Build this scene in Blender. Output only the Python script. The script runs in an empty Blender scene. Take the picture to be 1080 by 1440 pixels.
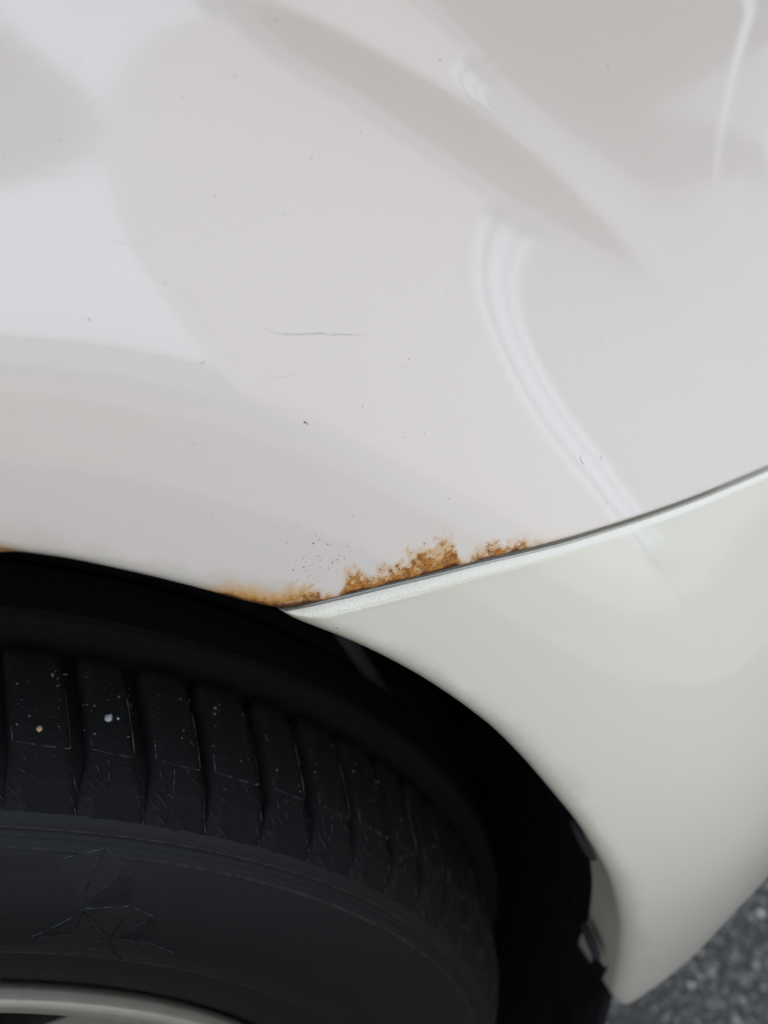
import bpy, math, random
import numpy as np
from mathutils import Vector, Matrix

random.seed(7)
rng = np.random.default_rng(7)
scene = bpy.context.scene
COL = scene.collection

# ------------------------------------------------------------------ camera
FW = Vector((0.22991097, 0.72825144, -0.64559336))
RT = Vector((0.9476585, -0.318538, -0.02183831))
UP = Vector((0.2215498, 0.60678117, 0.76336905))
cam_data = bpy.data.cameras.new("camera")
cam = bpy.data.objects.new("camera", cam_data)
COL.objects.link(cam)
M = Matrix((RT, UP, -FW)).transposed().to_4x4()
M.translation = (.1974, -.2138, .9083)
cam.matrix_world = M
cam_data.sensor_fit = 'VERTICAL'
cam_data.sensor_height = 36
cam_data.lens = 35
cam_data.clip_start = .01
cam_data.clip_end = 3000
cam_data.dof.use_dof = True
cam_data.dof.focus_distance = .35
cam_data.dof.aperture_fstop = 6.5
scene.camera = cam

# ------------------------------------------------------------------ daylight
SUN_EL, SUN_AZ = 36, -14          # veiled sun behind the car: this side only sees the overcast sky
world = bpy.data.worlds.new("World")
scene.world = world
world.use_nodes = True
wn = world.node_tree
wn.nodes.clear()
sky = wn.nodes.new("ShaderNodeTexSky")
sky.sky_type = 'NISHITA'
sky.sun_disc = False
sky.sun_elevation = math.radians(SUN_EL)
sky.sun_rotation = math.radians(SUN_AZ)
sky.air_density = 1.0
sky.dust_density = 2.0
sky.ozone_density = 1.5
bg = wn.nodes.new("ShaderNodeBackground")
bg.inputs['Strength'].default_value = .12
wo = wn.nodes.new("ShaderNodeOutputWorld")
veil = wn.nodes.new("ShaderNodeMix")          # an even cloud deck over the clear sky
veil.data_type = 'RGBA'
veil.inputs[0].default_value = .88
veil.inputs[7].default_value = (4.4, 4.98, 5.8, 1)
wn.links.new(sky.outputs[0], veil.inputs[6])
wn.links.new(veil.outputs[2], bg.inputs[0])
wn.links.new(bg.outputs[0], wo.inputs[0])
sd = bpy.data.lights.new("sun", 'SUN')
sd.energy = 1.1
sd.angle = math.radians(14)
sd.color = (1, .95, .88)
sun = bpy.data.objects.new("sun", sd)
COL.objects.link(sun)
e, a = math.radians(SUN_EL), math.radians(SUN_AZ)
sv = Vector((math.sin(a) * math.cos(e), math.cos(a) * math.cos(e), math.sin(e)))
sun.rotation_euler = sv.to_track_quat('Z', 'Y').to_euler()
sun.location = sv * 20
vs = scene.view_settings
vs.view_transform = 'Standard'
vs.look = 'None'
vs.gamma = 1
vs.exposure = 1.46

# ------------------------------------------------------------------ measured outlines (metres, x and z on the car side)
COEF=[230,265,249,193,105,-3,-115,-221,-308,-370,-400,-396,-357,-285,-193,-101,-37,-36,-137,-372,-752,-1256,318,312,208,18,-230,-498,-732,-882,-901,-765,-476,-58,445,977,1470,1847,2016,1907,1488,776,-141,-1177,375,260,-27,-465,-995,-1532,-1974,-2219,-2183,-1822,-1138,-186,934,2092,3147,3967,4406,4269,3480,2205,649,-1061,407,120,-442,-1236,-2161,-3070,-3800,-4191,-4120,-3519,-2392,-823,1031,2953,4710,6105,6945,6862,5686,3842,1579,-948,417,-87,-997,-2243,-3670,-5057,-6159,-6753,-6672,-5834,-4250,-2031,620,3408,5997,8070,9300,9291,7907,5561,2553,-866,406,-333,-1634,-3401,-5425,-7403,-8985,-9857,-9801,-8733,-6695,-3835,-388,3319,6845,9606,11080,11189,9859,7079,3386,-827,374,-584,-2278,-4591,-7275,-9951,-12148,-13413,-13437,-12136,-9625,-6142,-1962,2607,7037,10394,12195,12461,11023,7975,3878,-824,327,-804,-2846,-5672,-9015,-12446,-15389,-17211,-17417,-15872,-12821,-8696,-3889,1302,6339,10127,12295,12712,11180,8069,3921,-861,274,-963,-3267,-6508,-10418,-14556,-18286,-20814,-21374,-19615,-15932,-11149,-5884,-448,4728,8746,11174,11721,10329,7433,3557,-934,227,-1035,-3482,-6987,-11285,-15939,-20301,-23506,-24565,-22756,-18519,-13246,-7784,-2415,2596,6594,9049,9744,8699,6273,2922,-1022,197,-1007,-3456,-7030,-11464,-16315,-20941,-24470,-25888,-24338,-20123,-14801,-9361,-4186,468,4152,6486,7331,6699,4858,2172,-1084,193,-879,-3178,-6592,-10857,-15528,-19966,-23336,-24746,-23594,-20090,-15291,-10177,-5333,-1147,2043,4122,5018,4734,3453,1443,-1086,216,-661,-2665,-5694,-9495,-13630,-17498,-20379,-21608,-20834,-18203,-14311,-9923,-5691,-2089,606,2347,3161,3087,2251,834,-1018,265,-378,-1973,-4436,-7539,-10885,-13962,-16222,-17220,-16748,-14893,-12004,-8605,-5248,-2364,-196,1198,1861,1874,1341,387,-893,337,-63,-1191,-2983,-5254,-7689,-9907,-11532,-12281,-12022,-10806,-8852,-6498,-4120,-2040,-454,568,1051,1074,729,104,-737,425,252,-412,-1520,-2942,-4471,-5865,-6893,-7386,-7265,-6559,-5403,-3996,-2556,-1278,-295,334,617,606,368,-38,-569,517,538,286,-206,-867,-1593,-2264,-2765,-3011,-2962,-2637,-2107,-1468,-823,-261,158,403,477,403,214,-61,-399,595,769,853,862,813,729,636,566,544,581,667,771,860,906,896,834,732,599,439,248,26,-223]
RIDGE=[0.53715, 0.3, 0.009, 38.0188, 47.09928]
FENDER_LIP=[(0.1549,0.7122),(0.1733,0.7032),(0.1925,0.6918),(0.213,0.679),(0.2237,0.6718),(0.2322,0.6674)]
SEAM=[(0.2322,0.6674),(0.2363,0.6668),(0.2424,0.6665),(0.2549,0.6664),(0.2729,0.6664),(0.297,0.6656),(0.314,0.6644),(0.335,0.6616),(0.3612,0.658),(0.3905,0.6532),(0.4192,0.6483),(0.4555,0.6429)]
BUMPER_ARCH=[(0.2321,0.6668),(0.2336,0.6632),(0.2389,0.6591),(0.2458,0.654),(0.2575,0.6451),(0.2696,0.6346),(0.2819,0.623),(0.2946,0.6092),(0.3078,0.5934),(0.3199,0.5749),(0.3312,0.5552),(0.3417,0.5365),(0.3499,0.5176),(0.3578,0.4973),(0.3641,0.4724),(0.3697,0.4453),(0.3745,0.4128),(0.3797,0.3733),(0.3825,0.3515),(0.3883,0.3338)]
BUMPER_BOTTOM=[(0.3883,0.3338),(0.397,0.3413),(0.4135,0.3587),(0.4279,0.3755),(0.4354,0.3982),(0.446,0.4193),(0.4649,0.4218)]
SCRATCHES=[[(0.2423,0.7607),(0.2454,0.7591),(0.247,0.7579),(0.25,0.7568),(0.2551,0.7555),(0.2604,0.7546),(0.262,0.7544),(0.2635,0.7531),(0.2665,0.7528),(0.2723,0.751),(0.2766,0.7497)],
[(0.2427,0.7466),(0.2452,0.7452),(0.2475,0.745),(0.2531,0.7439)],
[(0.2016,0.793),(0.2071,0.7915),(0.2145,0.7898)],
[(0.223,0.7548),(0.2248,0.7552)],
[(0.3641,0.683),(0.3641,0.6811)],
[(0.3553,0.6872),(0.3543,0.6854),(0.3559,0.6831)],
[(0.2356,0.6709),(0.2406,0.6712)]]
CHIPS=[(0.25167,0.72964,0.0007),(0.25228,0.72902,0.0006),(0.27139,0.72938,0.00045),(0.19514,0.77394,0.0005),(0.21755,0.77879,0.0004),(0.18975,0.7264,0.0004),(0.30943,0.82077,0.0005),(0.34141,0.65011,0.0007),(0.30509,0.63538,0.0005),(0.313,0.63385,0.0005),(0.30137,0.61391,0.0006),(0.28957,0.73881,0.00035),(0.2599,0.83804,0.0004),(0.26859,0.82777,0.00035),(0.24668,0.82591,0.00035),(0.23589,0.79794,0.00035),(0.23144,0.82318,0.00035),(0.2819,0.80569,0.0004),(0.26579,0.80201,0.00035),(0.37651,0.80638,0.00045),(0.25529,0.7893,0.0003),(0.28798,0.73708,0.00035)]
FLECK_AREAS=[(0.2486,0.6844,0.007,70.),(0.2434,0.6738,0.006,50.),(0.2902,0.6538,0.01,60.),(0.2646,0.6624,0.006,60.),(0.2387,0.8145,0.03,30.),(0.3217,0.7166,0.03,30.),(0.3113,0.6406,0.009,30.),(0.2112,0.7301,0.03,30.),(0.2599,0.7026,0.02,30.),(0.3693,0.7002,0.03,15.),(0.1954,0.7059,0.02,20.)]
# rust x: [(0.,0.1553,0.7138),(300.,0.2137,0.6835),(330.,0.22,0.679),(370.,0.2288,0.6737),(430.,0.2428,0.6698),(470.,0.2527,0.6685),(500.,0.2607,0.6717),(520.,0.2659,0.6724),(550.,0.2736,0.6721),(600.,0.2868,0.6723),(640.,0.2976,0.6703),(655.,0.3015,0.6678),(680.,0.3086,0.6682),(730.,0.323,0.6647),(770.,0.335,0.6618),(800.,0.3445,0.6604)]
EMBLEM=dict(A=(59.020,0.3063),B=(62.345,0.3016),C=(59.679,0.2883),D=(59.248,0.2967),E=(56.724,0.3007),F=(56.118,0.2951),G=(56.544,0.2893),H=(59.187,0.2863),J=(53.766,0.2860),K=(56.095,0.2724),L=(52.911,0.2725),M=(62.009,0.2695),N=(58.962,0.2726),O=(59.174,0.2847),P=(58.280,0.2477),Q=(56.327,0.2698),R=(52.593,0.2491),S=(50.051,0.2683),I=(55.993,0.2891))
PEBBLES=[(64.3986,0.3248,0.0525),(60.1115,0.3261,0.0604),(59.498,0.3262,0.061)]
CLIPS=[(0.358,-0.0277,0.5023),(0.3759,-0.0267,0.3943)]
RUST=[(.150,4),(.158,3.6),(.163,2.4),(.168,.8),(.172,0),(.205,0),(.2136,4),(.219,7),(.2284,8),(.234,7.2),(.239,7.6),(.2424,8),(.247,5.5),(.251,3),(.2545,2.4),(.2575,8),(.262,8.5),(.266,5.5),(.2728,6.5),(.28,8.5),(.288,10),(.2967,10.5),(.2995,3.2),(.302,2),(.306,5),(.313,6),(.318,4),(.3222,6),(.328,3.2),(.3344,2.2),(.342,1.4),(.352,.4),(.36,0)]

def BUILDINGS():
    building("house", "long white rendered house mirrored as the pale field in the wing", (17.9, -22.9, 0), math.radians(208.4), 18.7, 10, 9.2, M_WHITEWALL, [(-6.4, -4.6, 6.9, 8.3), (-1.0, .8, 6.9, 8.3), (4.4, 6.2, 6.9, 8.3)])
    building("garage", "grey garage mirrored behind the bright streak in the wing", (33.48, -10.36, 0), math.radians(252.80), 16.44, 8, 6.4, M_GREYWALL, [], 'garage')
    mirror_roof()
    for x, y, r, l in ((10.06, -6.54, .055, "thicker grey post nearer the long white house, added to line the mirrored streak"), (10.2, -6.1, .03, "thinner grey post nearer the grey garage, added to line the mirrored streak")):  # added out of view to draw lines in the mirrored streak
        t = link("post", None, loc=(x, y, 0)); t['label'] = l; t['category'] = 'post'; t['group'] = 'unseen posts added for lines in the mirrored streak'
        link("shaft", mesh("shaft", *tube((0, 0, 0), (0, 0, 4.2), r, r * .9)), t, M_GREYWALL)
        link("base_plate", mesh("base_plate", *tube((0, 0, 0), (0, 0, .02), r * 2, r * 2)), t, M_DARKMETAL)

# ------------------------------------------------------------------ surface of the car's side: y = side(x, z)
def sst(a, b, t):
    t = np.clip((t - a) / (b - a), 0, 1)
    return t * t * (3 - 2 * t)

def sint(a, b, t):
    L = b - a
    u = np.clip((t - a) / L, 0, None)
    return L * np.where(u < 1, u**3 - u**4 / 2, .5 + (u - 1))

CZ, RA = .374, .374                      # centre height and radius of the wheel arch
_rr = np.linspace(.02, 2.4, 9521)
def _table():
    kn = [(.30, -.06), (.374, 0), (.40, .08), (.425, .15), (.442, .20), (.47, .27), (.495, .26), (.56, 0), (.60, 0), (.9, 0)]
    kx, ky = np.array(kn).T
    s = np.interp(_rr, kx, ky)
    st = _rr[1] - _rr[0]
    w = np.exp(-.5 * (np.arange(-60, 61) * st / .006)**2)
    w /= w.sum()
    s = np.convolve(np.pad(s, 60, mode='edge'), w, 'valid')
    I = np.concatenate([[0], np.cumsum((s[1:] + s[:-1]) * .5 * st)])
    return I - np.interp(RA, _rr, I)
_IB = _table()
_X0, _Z0, _H, _NX, _NZ = .06, .22, .036, 18, 22
_K = np.array(COEF) * 1e-6

def _bs(t):
    t = np.abs(t)
    return np.where(t < 1, 2 / 3 - t * t + t**3 / 2, np.where(t < 2, (2 - t)**3 / 6, 0))

def side(x, z):
    x = np.asarray(x, float); z = np.asarray(z, float)
    shp = x.shape
    x = x.ravel(); z = z.ravel()
    r = np.hypot(x, z - CZ); ph = np.degrees(np.arctan2(z - CZ, x))
    m = 1 + (.72 - 1) * sst(40, 68, ph) * (1 - sst(112, 140, ph))
    y = np.interp(r, _rr, _IB) * m
    y = y + .10 * sint(.33, .63, z)
    q = 1.4 * sint(.22, .36, np.minimum(x, .62))
    h = .30 * sst(.47, .81, z)
    y = y + q * (h - .17)
    xp = np.clip(x - .28, 0, None)
    y = y + np.where(xp < .45, .9 * xp**2, .9 * (.45**2 + .9 * (xp - .45)))
    out = np.empty_like(y)
    for a in range(0, len(x), 20000):
        sl = slice(a, a + 20000)
        bx = _bs((x[sl, None] - _X0) / _H - np.arange(_NX)[None]); bz = _bs((z[sl, None] - _Z0) / _H - np.arange(_NZ)[None])
        out[sl] = np.einsum('ni,nj,ij->n', bx, bz, _K.reshape(_NX, _NZ))
    rk, amp, w, p1, p2 = RIDGE           # the crease over the flare
    dr = r - rk
    y = y + out - amp * w * np.exp(-np.sqrt(dr * dr + .0045**2) / w) * sst(p1, p2, ph) * (1 - sst(60, 66, ph))
    return y.reshape(shp)

# ------------------------------------------------------------------ helpers
def link(name, me, parent=None, mat=None, loc=None, rot=None):
    o = bpy.data.objects.new(name, me)
    COL.objects.link(o)
    if mat is not None and me is not None and not me.materials:
        me.materials.append(mat)
    if parent is not None:
        o.parent = parent
    if loc is not None:
        o.location = loc
    if rot is not None:
        o.rotation_euler = rot
    return o

def mesh(name, V, F, smooth=True):
    me = bpy.data.meshes.new(name)
    me.from_pydata([tuple(map(float, v)) for v in V], [], [tuple(map(int, f)) for f in F])
    me.validate()
    if smooth:
        me.polygons.foreach_set('use_smooth', [True] * len(me.polygons))
    me.update()
    return me

def grid_faces(nr, nc, closed=False, flip=False):
    i, j = np.meshgrid(np.arange(nr - 1), np.arange(nc if closed else nc - 1), indexing='ij')
    j2 = (j + 1) % nc
    f = np.stack([i * nc + j, i * nc + j2, (i + 1) * nc + j2, (i + 1) * nc + j], -1).reshape(-1, 4)
    return f[:, ::-1] if flip else f

def attr(me, name, vals):
    a = me.attributes.new(name, 'FLOAT', 'POINT')
    a.data.foreach_set('value', np.asarray(vals, np.float32).ravel())

def smooth_path(pts, n, sig=0.0, ends=True):
    p = np.array(pts, float)
    L = np.concatenate([[0], np.cumsum(np.hypot(*(p[1:] - p[:-1]).T))])
    t = np.linspace(0, L[-1], n)
    q = np.stack([np.interp(t, L, p[:, k]) for k in range(2)], 1)
    if sig > 0:
        st = L[-1] / (n - 1)
        h = int(3 * sig / st) + 1
        w = np.exp(-.5 * (np.arange(-h, h + 1) * st / sig)**2)
        w /= w.sum()
        pad = np.concatenate([2 * q[0] - q[h:0:-1], q, 2 * q[-1] - q[-2:-h - 2:-1]])
        q = np.stack([np.convolve(pad[:, k], w, 'valid') for k in range(2)], 1)
    return q

def along(path, s):
    L = np.concatenate([[0], np.cumsum(np.hypot(*(path[1:] - path[:-1]).T))])
    return np.stack([np.interp(np.asarray(s) * L[-1], L, path[:, k]) for k in range(2)], -1)

def edge_dist(P, path):
    out = np.full(len(P), 1.0)
    a = path[:-1]; d = path[1:] - a
    dd = (d**2).sum(1) + 1e-15
    for s in range(0, len(P), 3000):
        q = P[s:s + 3000, None, :] - a[None]
        t = np.clip((q * d).sum(2) / dd, 0, 1)
        out[s:s + 3000] = np.sqrt(((q - t[..., None] * d)**2).sum(2)).min(1)
    return out

def roundover(d, rho):
    u = np.clip(1 - d / rho, 0, 1)
    return rho * (1 - np.sqrt(np.clip(1 - u * u, 0, 1)))

# ------------------------------------------------------------------ materials
def new_mat(name):
    m = bpy.data.materials.new(name)
    m.use_nodes = True
    nt = m.node_tree
    return m, nt, nt.nodes['Principled BSDF']

class N:
    """short-hand for building node graphs"""
    def __init__(self, nt): self.nt = nt
    def n(self, t, **kw):
        x = self.nt.nodes.new(t)
        for k, v in kw.items(): setattr(x, k, v)
        return x
    def set(self, sock, v):
        if hasattr(v, 'links') or hasattr(v, 'is_linked'): self.nt.links.new(v, sock)
        else: sock.default_value = v
    def math(self, op, a, b=0.0, clamp=False):
        x = self.n('ShaderNodeMath', operation=op, use_clamp=clamp)
        self.set(x.inputs[0], a); self.set(x.inputs[1], b)
        return x.outputs[0]
    def map(self, v, a, b, c=0.0, d=1.0, smooth=True):
        x = self.n('ShaderNodeMapRange', interpolation_type='SMOOTHSTEP' if smooth else 'LINEAR')
        self.set(x.inputs['Value'], v)
        for k, w in zip(('From Min', 'From Max', 'To Min', 'To Max'), (a, b, c, d)): self.set(x.inputs[k], w)
        return x.outputs[0]
    def noise(self, scale, detail=3, rough=.55, vec=None, dist=0):
        x = self.n('ShaderNodeTexNoise')
        x.inputs['Scale'].default_value = scale; x.inputs['Detail'].default_value = detail
        x.inputs['Roughness'].default_value = rough; x.inputs['Distortion'].default_value = dist
        self.set(x.inputs['Vector'], vec if vec is not None else self.obj())
        return x.outputs[0]
    def voro(self, scale, vec=None, feature='F1'):
        x = self.n('ShaderNodeTexVoronoi', feature=feature)
        x.inputs['Scale'].default_value = scale
        self.set(x.inputs['Vector'], vec if vec is not None else self.obj())
        return x
    def obj(self):
        if not hasattr(self, '_o'): self._o = self.n('ShaderNodeTexCoord').outputs['Object']
        return self._o
    def attr(self, name):
        return self.n('ShaderNodeAttribute', attribute_name=name).outputs['Fac']
    def mix(self, f, a, b):
        x = self.n('ShaderNodeMix', data_type='RGBA')
        self.set(x.inputs[0], f); self.set(x.inputs[6], a); self.set(x.inputs[7], b)
        return x.outputs[2]
    def mixf(self, f, a, b):
        x = self.n('ShaderNodeMix', data_type='FLOAT')
        self.set(x.inputs[0], f); self.set(x.inputs[2], a); self.set(x.inputs[3], b)
        return x.outputs[0]
    def bump(self, h, strength, dist):
        x = self.n('ShaderNodeBump')
        x.inputs['Strength'].default_value = strength; x.inputs['Distance'].default_value = dist
        self.set(x.inputs['Height'], h)
        return x.outputs[0]

def paint(name, col, rust=False):
    m, nt, b = new_mat(name)
    g = N(nt)
    lip, seam = g.attr('lip_distance'), g.attr('seam_distance')
    n1 = g.noise(90, 4); n2 = g.noise(420, 4, .6); n3 = g.noise(1800, 3, .6); n4 = g.noise(35, 3)
    # pearl paint with a very slight flake mottling
    c = g.mix(g.map(g.noise(2600, 1), .3, .7), (*[v * .985 for v in col], 1), (*[min(v * 1.012, 1) for v in col], 1))
    # road film along the wheel arch edge
    reach = g.math('MULTIPLY', g.map(n4, .3, .7, .55, 1.35, False), .015)
    film = g.math('SUBTRACT', 1.0, g.map(g.math('DIVIDE', lip, reach), .05, 1.0))
    film = g.math('MULTIPLY', film, g.map(n2, .25, .7, .62, .9))
    c = g.mix(g.math('MULTIPLY', film, FILM), c, (.30, .265, .185, 1))
    # grime specks
    v = g.voro(900)
    dots = g.map(v.outputs['Distance'], .10, .16, 1, 0)
    keep = g.math('GREATER_THAN', g.math('MULTIPLY', g.noise(150, 2), g.noise(1100, 1)), .40)
    near = g.map(g.math('MINIMUM', lip, g.math('ADD', seam, .004)), .002, .035, 1.0, .0)
    spk = g.math('MULTIPLY', g.math('MULTIPLY', dots, keep), near)
    c = g.mix(g.math('MULTIPLY', spk, .7), c, (.06, .05, .04, 1))
    rough = .35
    coat = 1.0
    if rust:
        rh = g.attr('rust_height')
        dist = g.math('MINIMUM', lip, seam)
        even = g.attr('rust_even')
        nn = g.math('ADD', g.math('MULTIPLY', g.noise(330, 5, .65), .75), g.math('MULTIPLY', g.noise(1500, 3, .65), .25))
        nn = g.mixf(g.math('MULTIPLY', even, .72), nn, .52)
        f1 = g.map(nn, .30, .70, .45, 1.45, False)
        hz = g.math('SUBTRACT', g.math('MULTIPLY', g.math('MULTIPLY', rh, f1), 1.3), dist)
        haze = g.math('MULTIPLY', g.map(hz, -.0014, .0065, 0, .88), g.map(rh, .0002, .002))
        c = g.mix(haze, c, (.52, .25, .042, 1))
        co = g.math('SUBTRACT', g.math('MULTIPLY', rh, g.map(nn, .36, .66, .15, 1.5, False)), dist)
        core = g.math('MULTIPLY', g.map(co, .0002, g.mixf(even, .0034, .0052)), g.map(n3, .28, .62, g.mixf(even, .45, .78), 1.0))
        core = g.math('MULTIPLY', core, g.map(rh, .0002, .002))
        rc = g.mix(g.map(n2, .40, .60), (.47, .158, .014, 1), (.20, .055, .006, 1))
        rc = g.mix(g.map(n3, .56, .72), rc, (.56, .26, .05, 1))
        rc = g.mix(g.map(g.noise(2000, 3, .7), .53, .62), rc, (.04, .014, .006, 1))
        c = g.mix(core, c, rc)
        # bare, dark metal right at the folded edge
        dk = g.math('MULTIPLY', g.map(g.math('SUBTRACT', g.math('MULTIPLY', rh, g.mixf(even, g.map(n1, .3, .7, .06, .34, False), g.map(n1, .3, .7, .25, .62, False))), dist), -.0002, g.mixf(even, .0008, .0016)), g.map(rh, .003, .005))
        c = g.mix(g.math('MULTIPLY', dk, .9), c, (.060, .022, .009, 1))
        worn = g.math('MAXIMUM', core, dk)
        rough = g.mixf(worn, .35, .85)
        coat = g.math('SUBTRACT', 1.0, g.math('MAXIMUM', worn, g.math('MULTIPLY', haze, .9)), True)
        bm = g.bump(g.math('MULTIPLY', core, g.math('ADD', n3, n2)), .5, .0006)
        g.set(b.inputs['Normal'], bm)
    else:
        # dried dust lying on the upper fold of the bumper
        xx = g.n('ShaderNodeSeparateXYZ'); g.set(xx.inputs[0], g.obj())
        lie = g.math('MULTIPLY', g.map(seam, .0025, .0062, 1, 0), g.map(xx.outputs[0], .27, .36, 1, .15))
        dd = g.math('MULTIPLY', lie, g.map(n3, .45, .62, .15, .6))
        c = g.mix(dd, c, (.50, .45, .31, 1))
        dd2 = g.math('MULTIPLY', lie, g.map(g.noise(3200, 2), .62, .68, 0, .8))
        c = g.mix(dd2, c, (.09, .08, .06, 1))
        coat = g.math('SUBTRACT', 1.0, g.math('MULTIPLY', dd, .5), True)
    g.set(b.inputs['Base Color'], c)
    g.set(b.inputs['Roughness'], rough)
    b.inputs['Specular IOR Level'].default_value = .2
    g.set(b.inputs['Coat Weight'], coat)
    b.inputs['Coat IOR'].default_value = COAT_IOR
    g.set(b.inputs['Coat Roughness'], g.math('ADD', .048, g.math('MULTIPLY', film, .25)))
    g.set(b.inputs['Coat Normal'], g.bump(g.noise(260, 2), .012, .0006))
    return m

FILM = .52
COAT_IOR = 2.0
M_FENDER = paint("fender_paint", (.632, .546, .470), True)
M_BUMPER = paint("bumper_paint", (.632, .572, .462))

def plain(name, col, rough=.5, metal=0, var=.25, scale=300, bump=0.0, bscale=900, spec=.5, dust=0.0, dust_col=(.25, .23, .20)):
    m, nt, b = new_mat(name)
    g = N(nt)
    n = g.noise(scale, 4)
    c = g.mix(g.map(n, .3, .7), (*[v * (1 - var) for v in col], 1), (*[min(1, v * (1 + var)) for v in col], 1))
    if dust:
        b.inputs['Specular IOR Level'].default_value = spec
        d = g.math('MULTIPLY', g.map(g.noise(scale * .25, 4, .7), .5, .75), g.map(g.noise(2300, 3, .7), .45, .7, 0, dust))
        c = g.mix(d, c, (*dust_col, 1))
    g.set(b.inputs['Base Color'], c)
    b.inputs['Roughness'].default_value = rough
    b.inputs['Metallic'].default_value = metal
    b.inputs['Specular IOR Level'].default_value = spec
    if bump:
        g.set(b.inputs['Normal'], g.bump(g.noise(bscale, 4, .6), .6, bump))
    return m

M_RUBBER = plain("rubber", (.0032, .0029, .0028), .62, var=.2, bump=.00025, bscale=1400, spec=.25, dust=.35, dust_col=(.014, .0135, .0125))
M_TREAD = plain("tread_rubber", (.0022, .002, .0019), .85, var=.3, bump=.0004, bscale=900, spec=.2, dust=.8, dust_col=(.028, .026, .023))
M_DUST_LIT = plain("dusty_lit_edge", (.034, .032, .029), .9, var=.8, scale=700)  # pale with dust and with the light the edges catch
M_FACET = plain("emblem_rubber", (.0045, .0042, .0039), .62, var=.2, bump=.0002, bscale=1200, spec=.25)
M_EDGE = plain("rubber_edge", (.016, .0155, .015), .8, var=.8, scale=500)
M_RING = plain("dusty_ring", (.0085, .0078, .007), .75, var=.9, scale=260, spec=.3)
M_GRIT = plain("grit", (.10, .095, .085), .9, var=.5, scale=600)
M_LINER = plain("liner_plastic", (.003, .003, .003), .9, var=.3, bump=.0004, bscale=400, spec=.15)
M_CLIP = plain("clip_plastic", (.0072, .0066, .006), .9)
M_ALLOY = plain("painted_alloy", (.27, .243, .195), .38, metal=.25, var=.06, scale=80, dust=.5, dust_col=(.22, .19, .15))
M_DARKMETAL = plain("dirty_steel", (.02, .018, .016), .7, metal=.3, dust=.6)
M_RUSTDOT = plain("rust_spot", (.42, .20, .05), .8)
M_HOSE = plain("hose", (.0075, .0072, .007), .9)
M_DIRT = plain("dirt", (.05, .042, .032), .9, var=.6)
M_HAIR = plain("scratch_dirt", (.22, .21, .20), .8, var=.5)
M_DARKSTRIP = plain("dark_strip", (.03, .03, .03), .6)
M_PEB1 = plain("tan_stone", (.30, .21, .12), .9, bump=.0003, bscale=1500)
M_PEB2 = plain("grey_stone", (.24, .24, .235), .9, bump=.0003, bscale=1500)

def asphalt():
    m, nt, b = new_mat("asphalt")
    g = N(nt)
    v = g.voro(170)
    tone = g.n('ShaderNodeSeparateColor'); g.set(tone.inputs[0], v.outputs['Color'])
    stone = g.mix(g.map(tone.outputs[0], .2, 1, 0, 1, False), (.06, .055, .049, 1), (.25, .233, .208, 1))
    f = g.map(v.outputs['Distance'], .35, .55, 1, 0)
    c = g.mix(f, (.043, .039, .035, 1), stone)
    c = g.mix(g.map(g.noise(.6, 5), .35, .65, 0, .35), c, (.08, .077, .072, 1))
    g.set(b.inputs['Base Color'], c)
    b.inputs['Roughness'].default_value = .85
    g.set(b.inputs['Normal'], g.bump(g.math('ADD', f, g.noise(600, 3)), .6, .002))
    return m

def stone_mat():
    m, nt, b = new_mat("aggregate")
    g = N(nt)
    r = g.n('ShaderNodeObjectInfo').outputs['Random']
    rp = g.n('ShaderNodeValToRGB')
    els = rp.color_ramp.elements
    els[0].position = 0; els[0].color = (.065, .06, .053, 1)
    els[1].position = 1; els[1].color = (.80, .75, .68, 1)
    for p, c in ((.45, (.17, .157, .14)), (.72, (.33, .305, .27)), (.86, (.26, .235, .21))):
        e_ = els.new(p); e_.color = (*c, 1)
    g.set(rp.inputs[0], r)
    c = g.mix(g.map(g.noise(500, 4), .3, .7, 0, .4), rp.outputs[0], (.12, .115, .11, 1))
    g.set(b.inputs['Base Color'], c)
    b.inputs['Roughness'].default_value = .7
    return m
M_ASPHALT, M_STONE = asphalt(), stone_mat()
M_LINE = plain("road_paint", (.72, .72, .69), .7, var=.08, scale=8)
M_WHITEWALL = plain("white_render", (.58, .56, .545), .8, var=.03, scale=4)
M_GREYWALL = plain("pale_render", (.58, .57, .56), .8, var=.04, scale=4)
M_ROOF = plain("roof_tile", (.16, .10, .08), .8, var=.3, scale=6)
M_CANVAS = plain("canvas", (.86, .87, .87), .9, var=.04, scale=20)
M_FRAME = plain("window_frame", (.7, .7, .68), .5, var=.03)
def glass():
    m, nt, b = new_mat("window_pane")
    b.inputs['Base Color'].default_value = (.10, .12, .13, 1)
    b.inputs['Roughness'].default_value = .08
    return m
M_GLASS = glass()

# ------------------------------------------------------------------ ground
gv, s_ = [], 700.0
ground = link("ground", mesh("ground", [(-s_, -s_, 0), (s_, -s_, 0), (s_, s_, 0), (-s_, s_, 0)], [(0, 1, 2, 3)], False), mat=M_ASPHALT)
ground['kind'] = 'structure'
ground['label'] = "dark asphalt with pale stone aggregate beneath the car"

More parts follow.
